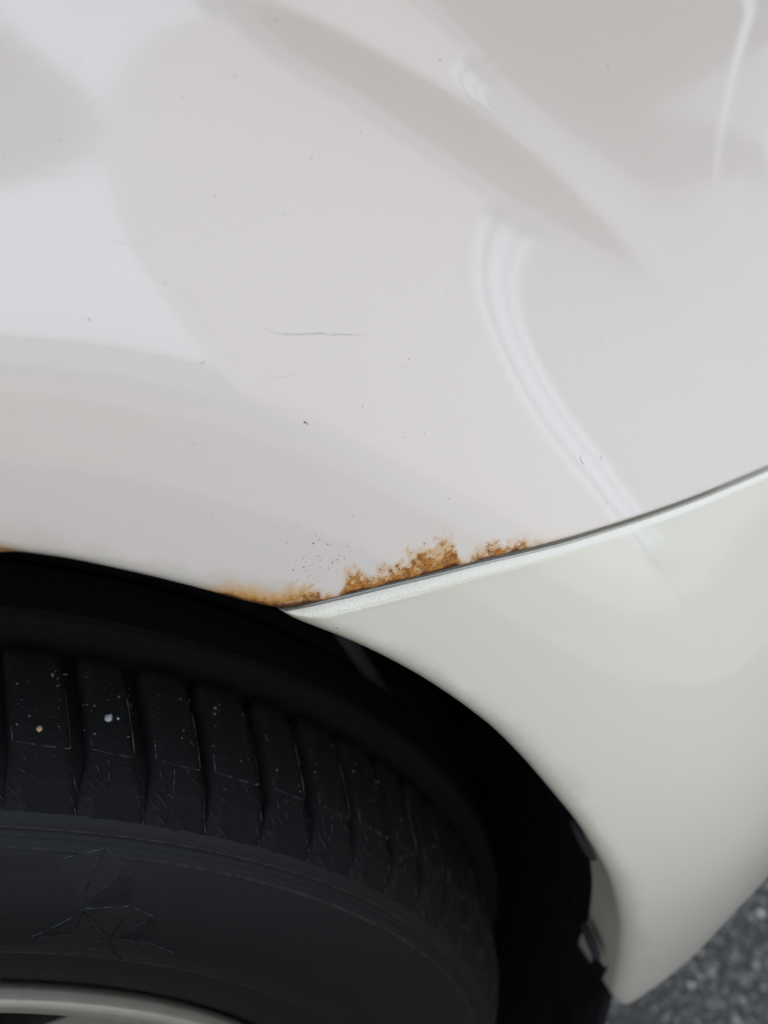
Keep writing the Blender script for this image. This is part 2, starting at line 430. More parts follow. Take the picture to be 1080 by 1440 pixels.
def lump(n_lon=7, n_lat=4, jit=.22, seed=0, flat=.7):
    r = np.random.default_rng(seed)
    V = [(0, 0, flat)]
    for i in range(1, n_lat):
        th = math.pi * i / n_lat
        for j in range(n_lon):
            ph = 2 * math.pi * (j + .5 * (i % 2)) / n_lon
            k = 1 + r.uniform(-jit, jit)
            V.append((k * math.sin(th) * math.cos(ph), k * math.sin(th) * math.sin(ph), k * flat * math.cos(th)))
    V.append((0, 0, -flat))
    F = [(0, 1 + j, 1 + (j + 1) % n_lon) for j in range(n_lon)]
    for i in range(n_lat - 2):
        a_, b_ = 1 + i * n_lon, 1 + (i + 1) * n_lon
        F += [(a_ + j, b_ + j, b_ + (j + 1) % n_lon, a_ + (j + 1) % n_lon) for j in range(n_lon)]
    a_ = 1 + (n_lat - 2) * n_lon
    F += [(a_ + j, len(V) - 1, a_ + (j + 1) % n_lon) for j in range(n_lon)]
    return np.array(V), F

stone_meshes = []
for k in range(6):
    V, F = lump(7, 4, .22, k)
    me = mesh("stone", V, F, k % 2 == 0)
    me.materials.append(M_STONE)
    stone_meshes.append(me)
placed = []
tries = 0
while len(placed) < 290 and tries < 20000:
    tries += 1
    x, y = random.uniform(.50, .74), random.uniform(.02, .32)
    r = random.choice((.0022, .0028, .0034, .0042))
    if all((x - p[0])**2 + (y - p[1])**2 > (.9 * (r + p[2]))**2 for p in placed):
        placed.append((x, y, r))
        o = link("stone", stone_meshes[len(placed) % 6], ground, loc=(x, y, r * random.uniform(-.15, .25)), rot=(random.uniform(-.5, .5), random.uniform(-.5, .5), random.uniform(0, 6)))
        o.scale = (r, r * random.uniform(.7, 1.2), r)
V0, F0 = lump(5, 3, .2, 11)
VV, FF = [], []
for k in range(7000):
    x, y = random.uniform(-.6, 1.6), random.uniform(-1.0, .9)
    r = random.uniform(.0012, .0035)
    FF += [tuple(i + len(VV) for i in f) for f in F0]
    a_ = random.uniform(0, 6)
    R = np.array([[math.cos(a_), -math.sin(a_), 0], [math.sin(a_), math.cos(a_), 0], [0, 0, 1]])
    VV += list((V0 * r * np.array([1, random.uniform(.7, 1.2), .7])) @ R.T + np.array([x, y, r * .1]))
agg = link("aggregate", mesh("aggregate", VV, FF), ground, plain("aggregate_fine", (.15, .139, .123), .8, var=.7, scale=160))
agg['kind'] = 'stuff'

def box(x0, x1, y0, y1, z0, z1):
    V = [(x, y, z) for x in (x0, x1) for y in (y0, y1) for z in (z0, z1)]
    return V, [(0, 1, 3, 2), (4, 6, 7, 5), (0, 4, 5, 1), (2, 3, 7, 6), (0, 2, 6, 4), (1, 5, 7, 3)]

# two parallel parking bay lines on the asphalt: they mirror as pale bands in the front wing
M_SLAB = plain("mid_tone_concrete", (.212, .19, .155), .85, var=.12, scale=1.5)
M_PAVE = plain("pale_paving", (.40, .375, .335), .85, var=.08, scale=1.2)
for x0, x1, y0, y1, m_, z_, l_ in ((-90, 90, -8.0, -3.3, M_SLAB, .004, "grey concrete lane beside the asphalt, added as a mirrored mid tone"), (3.4, 8.5, -3.296, 6, M_SLAB, .004, "grey concrete apron ahead of the car, added as a mirrored mid tone"),
                         (-90, 90, -120, -8.004, M_PAVE, .004, "pale paving in front of the house, added as a mirrored light tone"), (8.504, 90, -3.296, 6, M_PAVE, .004, "pale paving ahead of the car, added as a mirrored light tone")):
    pv = link("added_paving", mesh("added_paving", [(x0, y0, z_), (x1, y0, z_), (x1, y1, z_), (x0, y1, z_)], [(0, 1, 2, 3)], False), mat=m_)  # bands added to grade the ground tone that mirrors in the paint
    pv['kind'] = 'structure'; pv['label'] = l_
for pts in ([(5.2, -.12), (30, -9.04)], [(6.5, .9), (30, -4.7)]):
    p = smooth_path(pts, 60)
    t = np.gradient(p, axis=0); t /= np.hypot(*t.T)[:, None]
    n = np.stack([-t[:, 1], t[:, 0]], 1) * .10
    V = np.concatenate([np.c_[p - n, np.full(60, .008)], np.c_[p + n, np.full(60, .008)]])
    link("parking_line", mesh("parking_line", V, grid_faces(2, 60, flip=True)), ground, M_LINE)

# ------------------------------------------------------------------ unseen yard, placed for what it mirrors in the paint
def building(name, label, loc, rz, w, d, h, mat, windows, cat='house'):
    t = link(name, None, loc=loc, rot=(0, 0, rz))
    t['label'] = label; t['category'] = cat
    # front wall (y = 0 faces local -y) pierced by its windows, built from blocks
    xs = sorted({-w / 2, w / 2, *[v for q in windows for v in (q[0], q[1])]})
    zs = sorted({0, h, *[v for q in windows for v in (q[2], q[3])]})
    V, F = [], []
    def add(b_):
        F.extend([tuple(i + len(V) for i in f) for f in b_[1]]); V.extend(b_[0])
    for i in range(len(xs) - 1):
        for j in range(len(zs) - 1):
            cx, cz = (xs[i] + xs[i + 1]) / 2, (zs[j] + zs[j + 1]) / 2
            if not any(q[0] < cx < q[1] and q[2] < cz < q[3] for q in windows):
                add(box(xs[i], xs[i + 1], 0, .25, zs[j], zs[j + 1]))
    add(box(-w / 2, -w / 2 + .2, .252, d, 0, h)); add(box(w / 2 - .2, w / 2, .252, d, 0, h)); add(box(-w / 2, w / 2, d + .002, d + .2, 0, h))
    link("wall", mesh("wall", V, F, False), t, mat)
    V = [(-w / 2 - .3, -.3, h + .003), (w / 2 + .3, -.3, h + .003), (w / 2 + .3, d + .5, h + .003), (-w / 2 - .3, d + .5, h + .003), (-w / 2 - .3, d / 2, h + 1.6), (w / 2 + .3, d / 2, h + 1.6)]
    link("roof", mesh("roof", V, [(0, 1, 5, 4), (2, 3, 4, 5), (0, 4, 3), (1, 2, 5), (0, 3, 2, 1)], False), t, M_ROOF)
    for q in windows:
        V, F = [], []
        f_ = .07
        for b_ in (box(q[0], q[1], .08, .14, q[2], q[2] + f_), box(q[0], q[1], .08, .14, q[3] - f_, q[3]), box(q[0], q[0] + f_, .08, .14, q[2] + f_, q[3] - f_), box(q[1] - f_, q[1], .08, .14, q[2] + f_, q[3] - f_)):
            F.extend([tuple(i + len(V) for i in f) for f in b_[1]]); V.extend(b_[0])
        wf = link("window", mesh("window", V, F, False), t, M_FRAME)
        link("pane", mesh("pane", *box(q[0] + f_, q[1] - f_, .10, .12, q[2] + f_, q[3] - f_), False), wf, M_GLASS)
    return t
def tube(p0, p1, r0, r1, n=16):
    p0, p1 = Vector(p0), Vector(p1)
    z = (p1 - p0).normalized(); x = z.orthogonal().normalized(); y = z.cross(x)
    V = []
    for p, r in ((p0, r0), (p1, r1)):
        V += [p + (x * math.cos(2 * math.pi * k / n) + y * math.sin(2 * math.pi * k / n)) * r for k in range(n)]
    return V, [(k, (k + 1) % n, n + (k + 1) % n, n + k) for k in range(n)] + [tuple(range(n))[::-1], tuple(range(n, 2 * n))]

def mirror_roof():  # unseen roof, added to shape a rounded shade mirrored in the wing
    t = link("mirror_roof", None, loc=(.2, -10.4, 0))
    t['label'] = "flat pale roof on posts, added unseen to mirror as a round shade in the wing"; t['category'] = 'mirror_roof'
    link("roof", mesh("roof", *box(-5.2, 4.6, -3.0, 3.0, 3.31, 3.45), False), t, M_CANVAS)
    for x, y in ((-5, -2.8), (-5, 0), (-5, 2.8)):
        link("post", mesh("post", *tube((x, y, 0), (x, y, 3.308), .05, .05)), t, M_FRAME)
BUILDINGS()

# ------------------------------------------------------------------ the car
car = link("car", None, loc=(0, 0, 0))
car['label'] = "white car with rust along the seam above its front wheel arch"
car['category'] = "car"

arc = lambda a0, a1, n: np.stack([RA * np.cos(np.radians(np.linspace(a0, a1, n))), CZ + RA * np.sin(np.radians(np.linspace(a0, a1, n)))], 1)
lip_path = np.concatenate([arc(205, 67, 140), smooth_path([tuple(arc(67, 67, 1)[0])] + FENDER_LIP, 260, .004)[1:]])
SEAM_EXT = SEAM + [(.52, .6335), (.60, .630), (.75, .627), (.95, .62)]
seam_path = smooth_path(SEAM_EXT, 700, .006)
lip_path = np.concatenate([lip_path[:-3], smooth_path([tuple(lip_path[-4]), SEAM[0]], 4)[1:]])

# --- fender
GAP = .0013
UPN = np.array([0, 1.0])
gapw = lambda p: np.interp(p[:, 0], [.23, .31, .40], [.0015, .0013, .0010])[:, None] * UPN
B = np.concatenate([lip_path[:-1], seam_path + gapw(seam_path)])
nl = len(lip_path) - 1
B[nl - 8:nl] += UPN * GAP * np.linspace(0, 1, 8)[:, None]
top = []
for k in range(len(B)):
    if k < nl:
        u = k / (nl - 1)
        px = np.interp(u, [0, .18, .28, 1], [-.80, -.80, -.80, .26])
        pz = np.interp(u, [0, .18, .28, 1], [.2, .85, 1.0, 1.0])
    else:
        u = (k - nl) / (len(B) - nl - 1)
        px, pz = .26 + (1.0 - .26) * u, 1.0
    top.append((px, pz))
top = np.array(top)
top = np.stack([np.convolve(np.pad(top[:, k], 30, mode='reflect', reflect_type='odd'), np.ones(61) / 61, 'valid') for k in (0, 1)], 1)
dv = top - B
Ln = np.hypot(*dv.T)
un = dv / Ln[:, None]
near = [0, .00012, .0003, .0006, .001, .0015, .0021, .0028, .0036, .0045, .0056, .007, .0088, .011, .0135]
far = np.linspace(.0165, 1, 190)
rows = []
for d in near: rows.append(B + un * d)
for f in far: rows.append(B + un * (.0135 + (Ln[:, None] - .0135) * f))
P = np.array(rows).reshape(-1, 2)
nc = len(B)
d_lip = edge_dist(P, lip_path); d_seam = edge_dist(P, seam_path + gapw(seam_path))
d_all = np.minimum(d_lip, d_seam)
Y = side(P[:, 0], P[:, 1]) + np.maximum(roundover(d_lip, .0055), roundover(d_seam, .0011))
fl_y = []
yb = Y[:nc]
depth = np.where(np.arange(nc) < nl, .016, .009)
for k in (1.0, .66, .33, .08): fl_y.append(yb + depth * k)
V = np.concatenate([np.stack([np.tile(B[:, 0], 4), np.concatenate(fl_y), np.tile(B[:, 1], 4)], 1), np.stack([P[:, 0], Y, P[:, 1]], 1)])
# roll the top over towards the bonnet
tp = P[-nc:]; ty = Y[-nc:]
roll = []
for k in range(1, 13):
    a_ = math.radians(85) * k / 12
    roll.append(np.stack([tp[:, 0], ty + .06 * (1 - math.cos(a_)), tp[:, 1] + .06 * math.sin(a_)], 1))
V = np.concatenate([V] + roll)
nrows = len(V) // nc
me = mesh("fender", V, grid_faces(nrows, nc))
z0 = np.zeros(4 * nc)
e1 = np.full(12 * nc, 1.0)
attr(me, 'lip_distance', np.concatenate([z0 + np.tile(edge_dist(B, lip_path), 4), d_lip, e1]))
attr(me, 'seam_distance', np.concatenate([z0 + np.tile(edge_dist(B, seam_path + gapw(seam_path)), 4), d_seam, e1]))
RX, RH = np.array(RUST).T
attr(me, 'rust_even', np.interp(V[:, 0], [.235, .246], [1, 0]))
attr(me, 'rust_height', np.interp(V[:, 0], RX, RH * .001, left=0, right=0))
fender = link("fender", me, car, M_FENDER)

# --- bumper
arch_p = smooth_path(BUMPER_ARCH, 500, .0035)
bot_p = smooth_path(BUMPER_BOTTOM + [(.50, .458), (.60, .475), (.95, .48)], 500, .006)
top_p = seam_path - gapw(seam_path)
# round the lower front corner of the wheel arch
cc = np.concatenate([arch_p, bot_p[1:]])
ca = len(arch_p)
def chaikin(p, k):
    for _ in range(k):
        p = np.concatenate([p[:1], np.stack([.75 * p[:-1] + .25 * p[1:], .25 * p[:-1] + .75 * p[1:]], 1).reshape(-1, 2), p[-1:]])
    return p
def arclen(p): return np.concatenate([[0], np.cumsum(np.hypot(*(p[1:] - p[:-1]).T))])
L = arclen(cc); Lc = L[ca - 1]
uu = np.arange(0, L[-1], .0005)
dense = np.stack([np.interp(uu, L, cc[:, k]) for k in (0, 1)], 1)
wk = np.exp(-.5 * (np.arange(-24, 25) * .0005 / .004)**2); wk /= wk.sum()
sm = np.stack([np.convolve(np.pad(dense[:, k], 24, mode='reflect', reflect_type='odd'), wk, 'valid') for k in (0, 1)], 1)
ic = int(Lc / .0005)
arch_p, bot_p = sm[:ic + 1], sm[ic:]
arch_p[0] = top_p[0]
ss = np.concatenate([[0, .0002, .0006, .0012, .002, .003, .0042, .0056, .0073, .0095, .012, .015], np.linspace(.019, 1, 230)])
tl = [0, .0003, .0008, .0015, .0025, .0038, .0055, .0075, .010, .013, .0165, .0205, .025, .030]
tt = np.concatenate([tl, np.linspace(.036, .945, 170), 1 - np.array(tl[::-1]) * 1.7])
Ssg, Ttg = np.meshgrid(ss, tt)
sv_, tv_ = Ssg.ravel()[:, None], Ttg.ravel()[:, None]
Ssp = Ssg.ravel(); Ttp = Ttg.ravel()
right = np.array([top_p[-1], bot_p[-1]])
# boundary parameters follow arc length, crowded towards the wheel
sx = lambda s: s**1.35
Pt, Pb = along(top_p, sx(Ssp)), along(bot_p, sx(Ssp))
Pl, Pr = along(arch_p, Ttp), along(right, Ttp)
c00, c10, c01, c11 = top_p[0], top_p[-1], bot_p[0], bot_p[-1]
P = (1 - tv_) * Pt + tv_ * Pb + (1 - sv_) * Pl + sv_ * Pr - ((1 - sv_) * (1 - tv_) * c00 + sv_ * (1 - tv_) * c10 + (1 - sv_) * tv_ * c01 + sv_ * tv_ * c11)
da, dt_, db = edge_dist(P, arch_p), edge_dist(P, top_p), edge_dist(P, bot_p)
rho_t = np.interp(P[:, 0], [.23, .27, .34, .44], [.0042, .0036, .0024, .0019])
Y = side(P[:, 0], P[:, 1]) - .0004 + np.maximum(np.maximum(roundover(da, .0085), roundover(dt_, rho_t)), roundover(db, .006))
nr, nc = Ssg.shape
V = np.stack([P[:, 0], Y, P[:, 1]], 1)
F = grid_faces(nr, nc, flip=True)
Vl = [V]; Fl = [F]; nv = len(V)
def flange(idx, deep, drift, flip):
    global nv
    base = V[idx]
    rows_ = [base]
    for k in (.06, .3, .65, 1.0):
        q_ = base.copy(); q_[:, 1] += np.asarray(deep) * k; q_[:, 0] += drift[:, 0] * k; q_[:, 2] += drift[:, 1] * k
        rows_.append(q_)
    W = np.concatenate(rows_[1:])
    n_ = len(idx)
    ids = np.concatenate([idx, nv + np.arange(len(W))])
    f = ids[grid_faces(5, n_, flip=flip)]
    Vl.append(W); Fl.append(f); nv += len(W)
I = np.arange(nr * nc).reshape(nr, nc)
la = I[:, 0]
tlen = np.linspace(0, 1, nr)
zz_ = V[la, 2]
flange(la, np.interp(zz_, [.34, .36, .39, .45, .55, .67], [.036, .033, .028, .026, .020, .012]), np.stack([np.zeros(nr), np.interp(zz_, [.345, .372, .40], [-.014, -.006, 0])], 1), True)
flange(I[0], np.full(nc, .011), np.stack([np.zeros(nc), -.0055 * np.ones(nc)], 1), False)
flange(I[-1], np.full(nc, .030), np.stack([np.zeros(nc), .002 * np.ones(nc)], 1), True)
Vb = np.concatenate(Vl)
me = mesh("bumper", Vb, np.concatenate(Fl))
pp = Vb[:, [0, 2]]
attr(me, 'lip_distance', edge_dist(pp, arch_p)); attr(me, 'seam_distance', edge_dist(pp, top_p))
bumper = link("bumper", me, car, M_BUMPER)

# --- thin dark strip along the lower edge of the bumper
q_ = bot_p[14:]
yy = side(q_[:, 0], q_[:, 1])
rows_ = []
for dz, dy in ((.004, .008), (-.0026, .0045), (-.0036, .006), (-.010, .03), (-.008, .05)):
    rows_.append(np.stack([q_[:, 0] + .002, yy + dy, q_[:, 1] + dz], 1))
link("lower_strip", mesh("lower_strip", np.concatenate(rows_), grid_faces(5, len(q_))), car, M_DARKSTRIP)

# --- wheel arch liner, bonnet, underbody
ang = np.radians(np.linspace(-60, 240, 220))
rows_ = []
lx, lz = RA * np.cos(ang), CZ + RA * np.sin(ang)
ylip = side(lx, lz) + .012
for k, (f, r) in enumerate(((0, .3785), (.02, .382), (.12, .388), (.5, .392), (.9, .388), (1.0, .37))):
    rib = .0025 * np.sin(ang * 46) * (0 < f < .95)
    rows_.append(np.stack([(r + rib) * np.cos(ang), ylip + (.34 - ylip) * f, CZ + (r + rib) * np.sin(ang)], 1))
for r in (.2, .02): rows_.append(np.stack([r * np.cos(ang), np.full_like(ang, .345), CZ + r * np.sin(ang)], 1))
link("wheel_arch_liner", mesh("wheel_arch_liner", np.concatenate(rows_), grid_faces(len(rows_), len(ang))), car, M_LINER)

xs = np.linspace(-.78, .98, 60); vs_ = np.linspace(0, 1, 24)
ye = side(xs, np.full_like(xs, 1.0)) + .056
rows_ = [np.stack([xs, ye + .002 + (1.55 - ye) * v, np.full_like(xs, 1.060) + .05 * math.sin(math.pi * v) - .03 * np.clip((xs - .5) / .5, 0, 1)**2], 1) for v in vs_]
link("bonnet", mesh("bonnet", np.concatenate(rows_), grid_faces(24, 60)), car, M_FENDER)
V, F = box(-.8, .62, .352, 1.5, .25, .30)
V2, F2 = box(.45, .62, .20, 1.5, .47, .60)
link("shade_panel", mesh("shade_panel", *box(.384, .390, -.010, .36, .045, .35), False), car, M_LINER)  # added dark panel, stands in for shade on the ground beside the bumper tip
link("underbody", mesh("underbody", V + V2, F + [tuple(i + 8 for i in f) for f in F2], False), car, M_LINER)
# suspension strut behind the tyre
link("suspension_strut", mesh("suspension_strut", *tube((.03, .29, .3), (.0, .31, .72), .03, .026)), car, M_DARKMETAL)
link("brake_hose", mesh("brake_hose", *tube((.300, .10, .49), (.268, .09, .585), .003, .0045, 10)), car, M_HOSE)

# --- push-in clips that hold the liner tabs to the bumper flange
def make_clip(cx, cz, tilt):
    y0 = float(side(cx, cz))
    aa = math.atan2(cz - CZ, cx)
    n_in = Vector((-math.cos(aa), 0, -math.sin(aa)))           # towards the wheel
    tg = Vector((-math.sin(aa), 0, math.cos(aa)))
    dp = Vector((0, 1, 0))
    c0 = Vector((cx, y0 + .0235, cz)) + n_in * .0022
    V, F = [], []
    prof = ((.0, 0), (1.0, 0), (1.04, .0012), (.92, .0026), (.5, .0034), (0, .0036))
    n = 28
    for f, h in prof:
        for k in range(n):
            a_ = 2 * math.pi * k / n
            V.append(c0 + tg * (.0062 * f * math.cos(a_) + tilt * .004 * math.sin(a_) * f) + dp * (.0092 * f * math.sin(a_)) + n_in * h)
    F = [tuple(r) for r in grid_faces(len(prof), n, closed=True)]
    o = link("clip", mesh("clip", V, F), car, M_CLIP)
    # tab of the liner under it
    t_, d_ = .016, .03
    W = []
    for h in (0, .0016):
        for u, v in ((-1, -.3), (1, -.3), (1, 1), (-1, 1)):
            W.append(c0 + dp * .006 + tg * t_ * u * .8 + dp * d_ * v * .6 + n_in * (h - .0018))
    return o
for (cx, cy, cz) in CLIPS: make_clip(cx - .001, cz, .6)

# --- marks on the paint: cracks, chips, road specks (real flecks lying on the panel)
def ribbon(pts, w):
    p = smooth_path(pts, 30, 0) + np.cumsum(rng.normal(0, 1, (30, 2)), 0) * .00003
    t = np.gradient(p, axis=0); t /= np.hypot(*t.T)[:, None] + 1e-9
    n = np.stack([-t[:, 1], t[:, 0]], 1)
    ww = w * np.sin(np.linspace(.15, math.pi - .15, 30))[:, None] * rng.uniform(.4, 1.2, (30, 1))
    A_, B_ = p + n * ww, p - n * ww
    V = np.concatenate([A_, B_, p])
    y = side(V[:, 0], V[:, 1]) - np.concatenate([np.zeros(60), np.full(30, .00006)]) + .00001
    V = np.stack([V[:, 0], y, V[:, 1]], 1)
    F = [(i, i + 1, 61 + i, 60 + i) for i in range(29)] + [(60 + i, 61 + i, 31 + i, 30 + i) for i in range(29)]
    return V, F
for pts, w in zip(SCRATCHES, (.00012, .00005, .00005, .00025, .0003, .00022, .00025)):
    link("scratch", mesh("scratch", *ribbon(pts, w)), fender, M_HAIR)
zs_seam = lambda x: np.interp(x, seam_path[:, 0], seam_path[:, 1])
def fleck(x, z, r, seed, asp=1.0):
    V, F = lump(6, 3, .3, seed, .35)
    a_ = rng.uniform(0, 6)
    u = V[:, 0] * math.cos(a_) * asp - V[:, 1] * math.sin(a_); v = V[:, 0] * math.sin(a_) * asp + V[:, 1] * math.cos(a_)
    xx, zz = x + u * r, z + v * r
    return np.stack([xx, side(xx, zz) - V[:, 2] * r * .6, zz], 1), F
for k, (x, z, r) in enumerate(CHIPS):
    V, F = fleck(x, z, r * .55, k, random.uniform(.8, 1.6))
    link("stone_chip", mesh("stone_chip", V, F), fender if z > zs_seam(x) else bumper, M_RUSTDOT if k == 10 else M_DIRT)
bins = {'f': ([], []), 'b': ([], [])}
for (x, z, s, n) in FLECK_AREAS:
    for k in range(int(n * (.25 if s > .012 else 1.0))):
        xx, zz = x + rng.normal(0, s * 1.1), z + rng.normal(0, s * .8)
        zs = float(zs_seam(xx))
        if abs(zz - zs) < .003 or math.hypot(xx, zz - CZ) < RA + .004: continue
        V, F = fleck(xx, zz, abs(rng.normal(0, 1)) * .00009 + .00007, k)
        VV, FF = bins['f' if zz > zs else 'b']
        FF += [tuple(i + len(VV) for i in f) for f in F]; VV += list(V)
for key, par in (('f', fender), ('b', bumper)):
    o = link("dirt_specks", mesh("dirt_specks", *bins[key]), par, M_DIRT)
    o['kind'] = 'stuff'

# ------------------------------------------------------------------ wheel: tyre and rim as two parts, turned with the steering
WC, ST = Vector((0, 0, .33)), -.112
TP = [(.024, .214), (.0175, .2185), (.0135, .2270), (.0122, .2400), (.0121, .2462), (.0127, .2476), (.0119, .2490), (.0085, .257), (.006, .266), (.0065, .277), (.0085, .287),
      (.0130, .2960), (.0172, .3030), (.0196, .3058), (.0206, .3066), (.0216, .3064), (.0226, .3084), (.0231, .3098), (.0262, .3128), (.0330, .3160), (.046, .3175), (.13, .3195), (.214, .3175), (.24, .30), (.25, .27), (.24, .22)]
def lathe(prof, n, a0=0, a1=2 * math.pi, closed=True):
    aa = np.linspace(a0, a1, n, endpoint=not closed)
    rows_ = [np.stack([r * np.cos(aa), np.full(n, y), r * np.sin(aa)], 1) for y, r in prof]
    return np.concatenate(rows_), grid_faces(len(prof), n, closed)
def refine(prof, k=4):
    p = np.array(prof); L = arclen(p)
    t = np.sort(np.concatenate([L, np.linspace(0, L[-1], len(p) * k)]))
    return np.stack([np.interp(t, L, p[:, 0]), np.interp(t, L, p[:, 1])], 1)
V, F = lathe(TP, 360)
tyre = link("tyre", mesh("tyre", V, F), car, M_RUBBER, loc=WC, rot=(0, 0, ST))
_ty, _tr = np.array(TP[4:22]).T
tyre_y = lambda r: np.interp(r, _tr, _ty)

def polar(a_deg, r, y): return (r * math.cos(math.radians(a_deg)), y, r * math.sin(math.radians(a_deg)))

# one shoulder tread block: wraps from the tread face over the shoulder, with zigzag sipes
NB = 80
def tread_block(wdeg, seed):
    r_ = np.random.default_rng(seed)
    top_ = [(.0245, .3105), (.0270, .3136), (.0310, .3168), (.0370, .3203), (.0420, .3226), (.0460, .3238), (.0480, .3246), (.0510, .3253), (.058, .3263), (.066, .3272), (.074, .3278), (.084, .3285), (.088, .3280)]
    V, F = [], []
    nw = 9
    for i, (y, r) in enumerate(top_):
        f = i / (len(top_) - 1)
        hw = .5 * np.interp(y, [.0245, .033, .046, .088], [4.52, 4.3, wdeg, wdeg * .97])
        lean = np.interp(y, [.0245, .046, .088], [-.5, 0, 1.1])
        for j in range(nw):
            u = -1 + 2 * j / (nw - 1)
            rr_ = r - (.0012 if abs(u) > .99 else (.0003 if abs(u) > .7 else 0)) * np.interp(y, [.030, .040], [0, 1]) + r_.normal(0, .00012)
            V.append(polar(u * hw + lean, rr_, y + r_.normal(0, .0001)))
    nr_ = len(top_)
    F = [tuple(q) for q in grid_faces(nr_, nw)]
    # walls down into the grooves
    off = len(V)
    ring = [i * nw for i in range(nr_)] + [(nr_ - 1) * nw + j for j in range(1, nw)] + [i * nw + nw - 1 for i in range(nr_ - 2, -1, -1)]
    for i in ring:
        x, y, z = V[i]
        a_ = math.degrees(math.atan2(z, x)); r = math.hypot(x, z)
        V.append(polar(a_, r - .0092 * np.interp(y, [.0245, .034, .05], [.12, .6, 1]), y))
    for k in range(len(ring) - 1):
        F.append((ring[k], ring[k + 1], off + k + 1, off + k))
    nmain = len(F)
    # dusty worn edge at the foot of the tread face and the zigzag sipe edges, as thin ridges with the light they catch painted in
    ty_, tr_ = np.array(top_).T
    def ridge_line(pts, w, hgt):
        # pts: (fraction across -1..1, y)
        p = []
        for (u0, y0), (u1, y1) in zip(pts[:-1], pts[1:]):
            for t in np.linspace(0, 1, 5)[:-1]: p.append((u0 + (u1 - u0) * t, y0 + (y1 - y0) * t))
        p.append(pts[-1])
        st = len(V)
        for k_, (u, y) in enumerate(p):
            hw = .5 * np.interp(y, [.0245, .033, .046, .088], [4.52, 4.3, wdeg, wdeg * .97]); lean = np.interp(y, [.0245, .046, .088], [-.5, 0, 1.1])
            r = np.interp(y, ty_, tr_); g_ = max(.15, r_.normal(.6, .35))
            a_ = u * hw + lean
            da = math.degrees(w * g_ / r)
            V.append(polar(a_ - da, r, y - w * g_ * .7)); V.append(polar(a_, r + hgt * g_, y)); V.append(polar(a_ + da, r, y + w * g_ * .7))
        for k_ in range(len(p) - 1):
            a_ = st + 3 * k_
            if r_.random() < .18: continue
            F.append((a_, a_ + 1, a_ + 4, a_ + 3)); F.append((a_ + 1, a_ + 2, a_ + 5, a_ + 4))
    cuts = []
    def cut_line(pts, w):
        st = len(V)
        for u, y in pts:
            hw = .5 * np.interp(y, [.0245, .033, .046, .088], [4.52, 4.3, wdeg, wdeg * .97]); lean = np.interp(y, [.0245, .046, .088], [-.5, 0, 1.1])
            r = np.interp(y, ty_, tr_) + .00022
            a_ = u * hw + lean
            da = math.degrees(w / r) * .6
            V.append(polar(a_ - da, r, y - w * .5)); V.append(polar(a_ + da, r, y + w * .5))
        for k_ in range(len(pts) - 1):
            cuts.append(len(F)); F.append((st + 2 * k_, st + 2 * k_ + 1, st + 2 * k_ + 3, st + 2 * k_ + 2))
    ridge_line([(-.97, .070), (-.97, .047), (-.9, .0462), (.0, .0463), (.93, .0470), (.97, .052)], .00030, .00035)
    jz = lambda p: [(u + r_.normal(0, .05), y + r_.normal(0, .0004)) for u, y in p]
    for p in ([(-.35, .0458), (-.35, .0440), (-1.0, .0395), (-.98, .0342), (-.72, .0346), (-.98, .0292), (-1.0, .0262)],
              [(.13, .0458), (.10, .0355), (.65, .0388)], [(.85, .0370), (-.4, .0266)], [(1.0, .0336), (.65, .0310)], [(.60, .0300), (.2, .0268)], [(.70, .0440), (.55, .0405)]):
        p = jz(p)
        cut_line(p, .00042)
        ridge_line([(u, y - .00045) for u, y in p], .00020, .00020)
    me = mesh("tread_block", V, F)
    me.materials.append(M_TREAD); me.materials.append(M_DUST_LIT)
    me.materials.append(M_LINER)
    mi = [0] * nmain + [1] * (len(me.polygons) - nmain)
    for q in cuts: mi[q] = 2
    me.polygons.foreach_set('material_index', mi)
    return me
kinds = [tread_block(w, k) for k, w in enumerate((3.7, 2.95, 3.35))]
for k in range(NB):
    o = link("tread_block", kinds[k % 3], tyre)
    o.rotation_euler = (0, -math.radians(64.15 - 4.5 * k), 0)
# inner ribs of the tread, behind the shoulder blocks
ribs = []
for (y0, y1) in ((.094, .124), (.131, .161), (.168, .21)):
    V, F = lathe([(y0, .318), (y0, .3385), (y0 + .003, .3400), (y1 - .003, .3400), (y1, .3385), (y1, .318)], 160)
    link("tread_rib", mesh("tread_rib", V, F, False), tyre, M_LINER)
# sidewall: raised rings
for r0, w, h in ((.3040, .0005, .0005), (.2478, .0005, .0006), (.3092, .0004, .0004)):
    y0 = float(tyre_y(r0))
    V, F = lathe([(y0 + .0008, r0 - w * 1.4), (y0 - h, r0 - w * .4), (y0 - h, r0 + w * .4), (y0 + .0008, r0 + w * 1.4)], 360)
    link("sidewall_ring", mesh("sidewall_ring", V, F), tyre, M_RING)
